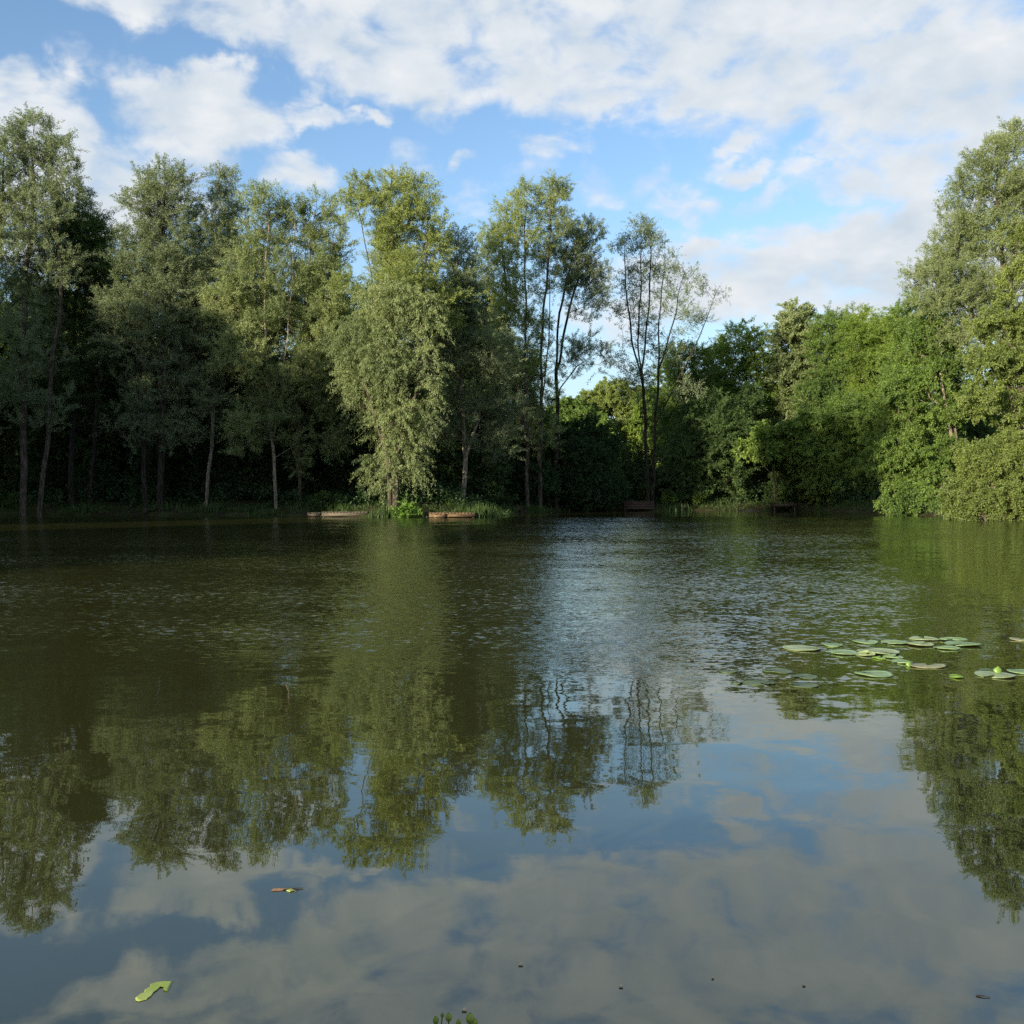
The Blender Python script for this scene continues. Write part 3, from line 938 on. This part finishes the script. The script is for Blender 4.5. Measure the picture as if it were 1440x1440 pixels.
pt = scatter_land(9000, -42, 34, 47, 80, 1.2, 30)
z = land(pt[:, 0], pt[:, 1])
hgt = .9 * (.5 + .5 * np.sin(pt[:, 0] * .8 + 1.3 * np.sin(pt[:, 1] * .6))) + .15
pp = np.column_stack([pt, z + rg.uniform(0, 1, len(pt)) * hgt])
v, l, tn = sprays(rg, pp, np.tile(np.array([[0, 0, 1.]]), (len(pp), 1)), 15, .3, .2, .16, .09, rg.normal(.4, .15, len(pp)))
kind(link('undergrowth', np_mesh('undergrowth', v, 4, l, LEAF['dark'], tn)), 'stuff')


# reeds
def reeds(label, D, px, w_, h_, n, leaf):
    x = (px - 720) * D / F
    z = float(land(x, D))
    r = np.random.default_rng(int(px))
    V, T = [], []
    b = np.column_stack([r.normal(0, w_ * .28, n), r.normal(0, .25, n), np.full(n, -.12 if z < .1 else -.03)])
    hh = h_ * r.uniform(.55, 1.05, n)
    lean = np.column_stack([r.normal(0, .16, n), r.normal(0, .16, n), np.ones(n)])
    lean = unit(lean)
    sd_ = unit(np.column_stack([r.normal(0, 1, n), r.normal(0, .5, n), np.zeros(n)]))
    ww = r.uniform(.012, .024, n)
    m = b + lean * (hh * .55)[:, None]
    tip = b + lean * hh[:, None] + np.column_stack([r.normal(0, .1, n), r.normal(0, .1, n), np.zeros(n)]) * h_
    v_ = np.stack([b - sd_ * ww[:, None], b + sd_ * ww[:, None], m + sd_ * ww[:, None], m - sd_ * ww[:, None],
                   m - sd_ * ww[:, None], m + sd_ * ww[:, None], tip + sd_ * .002, tip - sd_ * .002], 1).reshape(-1, 3)
    o = link('reeds', np_mesh('reeds', v_, 4, np.arange(len(v_), dtype=np.int32), LEAF[leaf], np.repeat(np.clip(r.normal(.5, .2, n), 0, 1), 2)), None, (x, D, max(z, 0.0)))
    tag(o, label, 'reeds')


reeds('clump of tall upright reeds at the end of the sunlit jetty', 45.9, 679, .95, .85, 170, 'grass')
reeds('thin dark reeds standing between the landing stage and the bright green plant', 46.0, 540, 1.2, .65, 130, 'grass')

for (lab, D, px, w_, h_) in [('dark sedge tuft below the stems of the dense dark green tree', 51.3, 118, 1.1, .5), ('dark sedge tuft below the rounded willow dome', 51.2, 232, 1.4, .45),
                             ('dark sedge tuft at the foot of the thin pale leaning stem', 50.6, 300, 1.0, .55), ('sedge tuft at the foot of the feathery flat-topped willow', 49.3, 372, 1.2, .5),
                             ('shaded sedge tuft beside the dark platform beyond the tall reeds', 56.2, 755, 1.3, .6), ('shaded sedge tuft beside the brown boarded platform', 62.3, 945, 1.6, .6), ('shaded sedge tuft at the foot of the shaded green tree', 62.8, 1180, 1.8, .6)]:
    reeds(lab, D, px, w_, h_, 120, 'grass')

# bright plant by the jetty
r = np.random.default_rng(77)
pl = thing('waterside_plant', 'bright green leafy plant at the water beside the sunlit jetty', 'plant', (P(572, 726, 45.6)[0], 45.6, 0.03))
n = 60
pp = np.column_stack([r.normal(0, .30, n), r.normal(0, .2, n), np.abs(r.normal(0, .22, n))])
pp[:8, 0] *= .3
pp[:8, 2] += .35
v, l, tn = sprays(r, pp, np.tile(np.array([[0, 0, 1.]]), (n, 1)), 12, .22, .5, .17, .075, r.normal(.6, .15, n))
link('foliage', np_mesh('foliage', v, 4, l, LEAF['vivid'], tn), pl)
st_ = np.column_stack([pp[:, 0] * .4, pp[:, 1] * .4, np.full(n, -.05)])
v, l = tubes(st_, pp, np.full(n, .008), np.full(n, .004), 4)
link('stem', np_mesh('stem', v, 4, l, LEAF['vivid'], np.full(len(l) // 4, .4)), pl)


# ------------------------------------------------------------------ jetties
def wood_mat(name, a, b):
    m, t_ = new_mat(name)
    tcn = t_.n('ShaderNodeTexCoord')
    mp = t_.n('ShaderNodeMapping', i={'Vector': tcn.outputs['Object'], 'Scale': (1.5, 18, 18)})
    nz_ = t_.n('ShaderNodeTexNoise', i={'Vector': mp.outputs[0], 'Scale': 2.0, 'Detail': 5.0})
    c_ = t_.mix(t_.mr(nz_.outputs[0], .3, .7), a, b)
    p_ = t_.n('ShaderNodeBsdfPrincipled', i={'Base Color': c_, 'Roughness': .8})
    t_.n('ShaderNodeOutputMaterial', i={0: p_.outputs[0]})
    return m


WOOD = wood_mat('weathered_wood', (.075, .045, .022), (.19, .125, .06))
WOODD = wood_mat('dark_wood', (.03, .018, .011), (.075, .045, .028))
WOODG = wood_mat('grey_wood', (.06, .05, .034), (.14, .115, .08))


def boxes(lst):
    V, L = [], []
    for (x0, x1, y0, y1, z0, z1) in lst:
        o = len(V)
        V += [(x0, y0, z0), (x1, y0, z0), (x1, y1, z0), (x0, y1, z0), (x0, y0, z1), (x1, y0, z1), (x1, y1, z1), (x0, y1, z1)]
        for f in ((0, 3, 2, 1), (4, 5, 6, 7), (0, 1, 5, 4), (1, 2, 6, 5), (2, 3, 7, 6), (3, 0, 4, 7)):
            L += [o + k_ for k_ in f]
    return V, L


def jetty(name, label, x, y, wd, dp, zt, mat, deckmat, cat='jetty', fascia=.14, rot=0.0, boards=1):
    o = thing(name, label, cat, (x, y, 0))
    o.rotation_euler = (0, 0, rot)
    r_ = random.Random(int(x * 100))
    pl_ = []
    nb = max(3, int(wd / .145))
    for i in range(nb):
        a_ = -wd / 2 + wd * i / nb
        dzz = r_.uniform(-.006, .006)
        pl_.append((a_ + .004, a_ + wd / nb - .004, -dp / 2 - r_.uniform(.0, .03), dp / 2, zt - .035 + dzz, zt + dzz))
    v_, l_ = boxes(pl_)
    link('deck', np_mesh('deck', v_, 4, l_, deckmat), o)
    fh = fascia / boards
    for b_ in range(boards):
        z1 = zt - .045 - b_ * (fh + .012)
        v_, l_ = boxes([(-wd / 2 + .01, wd / 2 - .01, -dp / 2 + .01, -dp / 2 + .045, z1 - fh, z1)])
        link('fascia_board', np_mesh('fascia_board', v_, 4, l_, mat), o)
    for sx in (-1, 1):
        for sy in (-1, 1):
            cx, cyy = sx * (wd / 2 - .09), sy * (dp / 2 - .12)
            v_, l_ = boxes([(cx - .045, cx + .045, cyy - .045, cyy + .045, -.6, zt - .04)])
            link('post', np_mesh('post', v_, 4, l_, WOODD), o)
    return o


def jx(px, D):
    return (px - 720) * D / F


jetty('jetty', 'sunlit wooden jetty with an orange-lit end board beside the reeds', jx(636, 45.3), 45.9, 2.05, 1.5, .22, WOOD, WOOD)
jetty('jetty_step', 'short lit timber step at the corner of the sunlit jetty', jx(618, 45), 45.3, .52, .5, .18, WOOD, WOOD, 'step', .12)
jetty('landing_stage', 'low pale landing stage of grey boards beside the small leafy bush', jx(486, 46.6), 47.0, 2.1, 1.3, .24, WOODG, WOODG, 'jetty', .15)
jetty('landing_step', 'small grey timber step at the end of the low landing stage', jx(441, 46.8), 47.2, .62, .6, .19, WOODG, WOODG, 'step', .12)
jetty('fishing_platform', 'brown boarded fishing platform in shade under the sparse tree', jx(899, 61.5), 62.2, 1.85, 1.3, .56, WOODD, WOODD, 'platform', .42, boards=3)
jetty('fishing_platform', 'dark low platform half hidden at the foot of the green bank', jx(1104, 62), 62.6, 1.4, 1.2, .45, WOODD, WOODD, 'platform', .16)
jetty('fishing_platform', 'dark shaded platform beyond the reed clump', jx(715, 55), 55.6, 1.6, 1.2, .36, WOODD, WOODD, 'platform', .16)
for (px, py, D, wpx, lab) in [(1052, 718.2, 61, 28, 'thin pale plank lying along the waterline by the low dark platform'), ]:
    v_, l_ = boxes([(-wpx * D / F / 2, wpx * D / F / 2, -.1, .1, -.02, .035)])
    tag(link('plank', np_mesh('plank', v_, 4, l_, WOODG), None, (jx(px, D), D, .01)), lab, 'plank')


# ------------------------------------------------------------------ lily pads
def pad_mat(name, a, b, wet=.12):
    m, t_ = new_mat(name)
    tcn = t_.n('ShaderNodeTexCoord')
    nz_ = t_.n('ShaderNodeTexNoise', i={'Vector': tcn.outputs['Object'], 'Scale': 11.0, 'Detail': 4.0})
    at = t_.n('ShaderNodeSeparateXYZ', i={0: tcn.outputs['Object']})
    th = t_.m('ARCTAN2', at.outputs[1], at.outputs[0])
    vein = t_.mr(t_.m('ABSOLUTE', t_.m('SINE', t_.m('MULTIPLY', th, 9.0))), .0, .10, .3, 0.0)
    c_ = t_.mix(t_.mr(nz_.outputs[0], .36, .66), a, b)
    c_ = t_.mix(vein, c_, tuple(min(1, k_ * 1.5) for k_ in b))
    p_ = t_.n('ShaderNodeBsdfPrincipled', i={'Base Color': c_, 'Roughness': .38, 'Specular IOR Level': wet * 4})
    t_.n('ShaderNodeOutputMaterial', i={0: p_.outputs[0]})
    return m


PAD = {'g': pad_mat('lily_pad_green', (.15, .235, .09), (.23, .33, .145)), 'p': pad_mat('lily_pad_pale', (.21, .27, .12), (.30, .355, .18)),
       'b': pad_mat('lily_pad_tan', (.20, .20, .10), (.28, .29, .15)), 's': pad_mat('lily_pad_drowned', (.055, .085, .03), (.09, .125, .05), .06),
       'y': pad_mat('lily_pad_young', (.11, .20, .025), (.18, .28, .05))}


def pad(px, py, wpx, hpx, col, label, notch=None, curl=0.0, torn=0.0, z=.006):
    D = F * CZ / (py - HZ)
    rx = wpx * D / F / 2
    ry = hpx / F * D * D / CZ / 2
    ry = min(max(ry, rx * .55), rx * 1.15)
    r_ = np.random.default_rng(int(px * 13 + py))
    n_ = 44
    na = r_.uniform(0, 6.28) if notch is None else notch
    ph = r_.uniform(0, 6.28, 4)
    rings = [0.0, .35, .7, .93, 1.0]
    V, L = [], []
    for ri, rr in enumerate(rings):
        for k_ in range(n_ + 1):
            th = na + .22 + (2 * math.pi - .44) * k_ / n_
            if rr < .2:
                th = na + .22 + (2 * math.pi - .44) * k_ / n_
            w_ = 1 + .035 * math.sin(3 * th + ph[0]) + .025 * math.sin(5 * th + ph[1]) + .012 * math.sin(13 * th + ph[2])
            if torn:
                w_ *= 1 - torn * max(0, math.sin(2 * th + ph[3])) ** 6
            x_, y_ = math.cos(th) * rx * rr * w_, math.sin(th) * ry * rr * w_
            zz = .004 * math.sin(2 * th + ph[3]) * rr * rr + curl * rr ** 3 * max(0, math.cos(th - ph[0])) ** 2 + .005 * (rr > .95)
            V.append((x_, y_, zz))
    m_ = n_ + 1
    for ri in range(len(rings) - 1):
        for k_ in range(n_):
            a_ = ri * m_ + k_
            L += [a_, a_ + m_, a_ + m_ + 1, a_ + 1]
    top = len(V)
    V = V + [(x_ * .985, y_ * .985, z_ - .004) for (x_, y_, z_) in V]
    for ri in range(len(rings) - 1):
        for k_ in range(n_):
            a_ = top + ri * m_ + k_
            L += [a_, a_ + 1, a_ + m_ + 1, a_ + m_]
    for k_ in range(n_):
        a_ = (len(rings) - 1) * m_ + k_
        L += [a_, a_ + top, a_ + top + 1, a_ + 1]
    o = link('lily_pad', np_mesh('lily_pad', V, 4, L, PAD[col], smooth=True), None, (jx(px, D), D, z))
    tag(o, label, 'lily pad', 'lily pads on the lake')
    return o


pad(1129, 912.4, 53, 7.5, 'p', 'pale lily pad at the open-water end of the lily patch', notch=.1)
pad(1171, 907.7, 28, 5.5, 'g', 'small round green lily pad next to the pale end pad')
pad(1217, 903.4, 34, 6, 'g', 'small green lily pad alone behind the big overlapping pair')
pad(1260, 904.3, 41, 5, 'g', 'slim green lily pad whose tip touches a yellower pad')
pad(1294, 907.4, 35, 5.5, 'p', 'yellowish lily pad against the tip of a slim green one', z=.012)
pad(1300, 899.0, 41, 5.5, 'p', 'pale lily pad in the back row of the patch')
pad(1341, 900.8, 38, 4.5, 'g', 'narrow ragged lily pad beside the pale back-row pad', torn=.3, z=.012)
pad(1354, 907.2, 50, 6, 'g', 'long green lily pad overhanging a smaller one at its near edge', z=.012)
pad(1332, 912, 36, 4.5, 'g', 'small oval lily pad just in front of the long green one')
pad(1185, 918.4, 43, 7, 'g', 'green lily pad touching the largest pale pad')
pad(1236, 918.2, 58, 8, 'p', 'largest pale lily pad in the middle of the patch', z=.013, torn=.12)
pad(1217, 921.2, 27, 4.5, 'p', 'small folded pale lily pad tucked under the largest one', curl=.02, z=.006)
pad(1256, 924.6, 27, 5.5, 'g', 'small green lily pad in front of the largest one')
pad(1236, 925.5, 18, 5, 'y', 'bright yellow-green drowned young pad below the largest pale pad', z=.003)
pad(1269, 931.6, 28, 5, 'g', 'green lily pad with a crumpled young leaf at its edge')
pad(1304, 937, 58, 6.5, 'b', 'tan-edged brownish lily pad, the only pinkish one', torn=.2)
pad(1229, 948.6, 51, 9, 'g', 'lone plain green lily pad nearest the open reflection')
pad(1345, 952.4, 19, 4.5, 'y', 'tiny yellowish lily leaf by itself')
pad(1400, 950, 54, 9.5, 'p', 'large pale lily pad with a curled leaf standing behind it')
pad(1390, 943.5, 24, 6, 's', 'drowned dull leaf behind the large pale pad', z=.003)
pad(1440, 945.5, 46, 7, 'g', 'green lily pad next to the curled leaf')
pad(1436, 899.8, 30, 4, 'b', 'small tan lily pad at the far side of the patch')
for (px, py, w_, h_, lab) in [(1093, 944, 42, 8, 'dull drowned lily pad at the edge of the sky reflection'), (1131, 952, 36, 8, 'dull drowned lily pad beside the lone green pad'),
                              (1068, 961, 48, 7, 'dull drowned bluish pad with a small leaf at its tip'), (1024, 944.5, 28, 4.5, 'drowned leaf carrying a brown bud'),
                              (1130, 964, 44, 7, 'faintest drowned pad under the lone green one'), (1036, 961, 15, 5, 'tiny drowned leaf at the tip of the bluish pad')]:
    pad(px, py, w_, h_, 's', lab, z=.003, torn=.2)


def curled_leaf(px, py, size, label):
    """a young lily leaf rolled into a standing scoop"""
    D = F * CZ / (py + 4 - HZ)
    V, L = [], []
    nu, nv = 9, 9
    for i in range(nu):
        for j in range(nv):
            u = i / (nu - 1) - .5
            v_ = j / (nv - 1)
            wd = math.sin(math.pi * min(1, v_ * .9 + .08)) ** .7
            th = u * 2.6
            V.append((size * .5 * math.sin(th) * wd, size * (.35 * (1 - math.cos(th)) * wd + .25 * v_), size * v_ * (.62 + .12 * math.cos(3 * u))))
    for i in range(nu - 1):
        for j in range(nv - 1):
            a_ = i * nv + j
            L += [a_, a_ + 1, a_ + nv + 1, a_ + nv]
    o = link('lily_leaf', np_mesh('lily_leaf', V, 4, L, PAD['y'], smooth=True), None, (jx(px, D), D, .0))
    tag(o, label, 'lily leaf')
    return o


curled_leaf(1405, 943, .06, 'bright curled young lily leaf standing behind the large pale pad')
curled_leaf(1279, 933, .042, 'crumpled bright young leaf at the edge of a green pad')


def blob_mesh(name, V2, thick, mat, cx, cyy, z):
    """a flat irregular floating scrap with real thickness, outline in metres"""
    n_ = len(V2)
    V = [(x_, y_, 0.0) for x_, y_ in V2] + [(x_ * .9, y_ * .9, thick) for x_, y_ in V2]
    me = bpy.data.meshes.new(name)
    me.from_pydata(V, [], [tuple(range(n_))[::-1], tuple(range(n_, 2 * n_))] + [(i, (i + 1) % n_, n_ + (i + 1) % n_, n_ + i) for i in range(n_)])
    me.materials.append(mat)
    return link(name, me, None, (cx, cyy, z))


def floatpos(px, py):
    D = F * CZ / (py - HZ)
    return (px - 720) * D / F, D


# yellow-green scrap of leaf floating close in
wl = []
cx0, cy0 = floatpos(216, 1394)
outline = [(190, 1404), (196, 1399), (202, 1397), (204, 1392), (211, 1388), (212, 1384), (222, 1381), (232, 1380), (243, 1380), (240, 1386), (238, 1390), (236, 1395), (231, 1393), (232, 1389), (226, 1388), (221, 1393), (216, 1396), (212, 1402), (206, 1406), (196, 1409), (191, 1408)]
pts = [tuple(np.array(floatpos(a_, b_)) - np.array((cx0, cy0))) for a_, b_ in outline]
fm = pad_mat('floating_leaf', (.25, .33, .045), (.36, .42, .10))
tag(blob_mesh('floating_leaf', pts[::-1], .0018, fm, cx0, cy0, .001), 'ragged yellow-green leaf floating by itself on the calm near water', 'leaf')
# small drift of leaf and twig
cx0, cy0 = floatpos(408, 1252)
dr = thing('drifting_sprig', 'small brown sprig with one green leaf adrift on the cloud reflection', 'twig', (cx0, cy0, 0))
tb, tl_ = tubes(np.array([[-.07, .012, .002], [-.01, .006, .004], [.005, .004, .004]]), np.array([[-.01, .006, .004], [.05, .016, .003], [.03, -.02, .002]]), np.array([.0035, .003, .0025]), np.array([.003, .0015, .0015]), 6)
link('twig', np_mesh('twig', tb, 4, tl_, BARK['grey']), dr)
o = blob_mesh('leaf', [(-.012, -.012), (.004, -.02), (.016, -.008), (.012, .006), (-.004, .008)], .003, fm, 0, 0, .002)
o.parent = dr
o = blob_mesh('dead_leaf', [(-.075, -.01), (-.03, -.004), (-.02, .008), (-.05, .012), (-.072, .004)], .003, bark_mat('dead_leaf', (.2, .12, .08), (.32, .2, .15)), 0, 0, .001)
o.parent = dr
dr.scale = (.75, .75, .75)
tw = thing('twig', 'short dark twig floating on the dark near water', 'twig', (*floatpos(1382, 1402), 0))
tw.scale = (.7, .7, .7)
v_, l_ = tubes(np.array([[-.02, .006, .002], [.0, .0, .004]]), np.array([[.0, .0, .004], [.022, -.008, .002]]), np.array([.0025, .002]), np.array([.002, .001]), 6)
link('stick', np_mesh('stick', v_, 4, l_, BARK['grey']), tw)
petal = bark_mat('pale_petal', (.40, .34, .22), (.60, .50, .34))
for (px, py, s_, lab) in [(732, 1357, .006, 'tiny cream petal on the dark blue reflection'), (873, 1388, .005, 'tiny orange petal alone on the grey reflection'),
                          (653, 1421, .006, 'tiny cream petal just beyond the budding bank plant'), (1130, 1386, .004, 'minute pale speck on the grey cloud reflection'), (1002, 1376, .003, 'minute pale speck beside the dark blue patches')]:
    cx0, cy0 = floatpos(px, py)
    tag(blob_mesh('petal', [(-s_, -s_ * .8), (s_, -s_), (s_ * .8, s_), (-s_ * .2, s_ * 1.3)], .003, petal, cx0, cy0, .001), lab, 'petal')

# low bush added out of view to cover the budding plant's stem shadows
_seed[0] += 1
bl_ = [(np.array([rg.normal(0, .28), rg.normal(0, .28), rg.uniform(.25, 1.25)]), np.array([.4, .4, .35]), 2.0) for _ in range(9)]
tm, cm = tree_meshes(_seed[0], [[(0, 0, 0), (.05, 0, 1.0)], [(.05, 0, 0), (-.2, .2, .9)]], bl_, 'wood', 'grey', .03, L=.07, Wd=.035, per=20, k=9, twig=.2, droop=.1)
o = thing('bush', 'unseen leafy bush added on the near bank to shade the budding plant', 'bush', (-1.75, -.05, float(land(-1.75, -.05)) - .03))
link('stem', tm, o)
link('foliage', cm, o)
# budding plant on the bank at the photographer's feet
r = np.random.default_rng(3)
bx_, by_ = jx(638, 1.75), 1.75
bp = thing('bank_plant', 'budding green plant on the near bank at the edge of the water', 'plant', (bx_, by_, float(land(bx_, by_)) - .02))
bz = bp.location[2]
tips = [(613, 1436, .8), (622, 1428, .5), (631, 1432, .9), (645, 1439, .7), (661, 1434, 1.1), (668, 1439, .8), (640, 1447, .8), (652, 1452, 1), (626, 1450, 1)]
budm = leaf_mat('flower_bud', (.20, .29, .04), (.36, .42, .08), (.24, .32, .07), .25)
p0, p1, rr0, rr1 = [], [], [], []
for k_, (px, py, s_) in enumerate(tips):
    top = P(px, py, 1.75 + r.uniform(-.06, .06)) - np.array(bp.location)
    bot = np.array([top[0] * .35, top[1] * .5, 0])
    mid = (top + bot) / 2 + r.normal(0, .012, 3)
    p0 += [bot, mid]
    p1 += [mid, top]
    rr0 += [.0018, .0016]
    rr1 += [.0016, .0011]
    # bud: ribbed ovoid
    V, L = [], []
    R = .0062 * s_
    for i in range(7):
        for j in range(12):
            f_ = i / 6
            rad = R * math.sin(math.pi * (.08 + .86 * f_)) ** .8 * (1 + .10 * (j % 2))
            V.append((rad * math.cos(j * math.pi / 6), rad * math.sin(j * math.pi / 6), f_ * R * 2.6))
    for i in range(6):
        for j in range(12):
            L += [i * 12 + j, i * 12 + (j + 1) % 12, (i + 1) * 12 + (j + 1) % 12, (i + 1) * 12 + j]
    link('bud', np_mesh('bud', V, 4, L, budm, np.full(len(L) // 4, r.uniform(.2, .9)), True), bp, tuple(top - np.array([0, 0, R])))
v_, l_ = tubes(np.array(p0), np.array(p1), np.array(rr0), np.array(rr1), 6)
link('stem', np_mesh('stem', v_, 4, l_, LEAF['vivid'], np.full(len(l_) // 4, .3)), bp)
pp = np.array(p1)[::2] - np.array([0, 0, .06])
v_, l_, tn = sprays(r, pp, np.tile(np.array([[0, 0, 1.]]), (len(pp), 1)), 5, .04, .5, .028, .008, r.normal(.4, .1, len(pp)))
link('foliage', np_mesh('foliage', v_, 4, l_, LEAF['vivid'], tn), bp)

print('LEAVES', NLEAF)
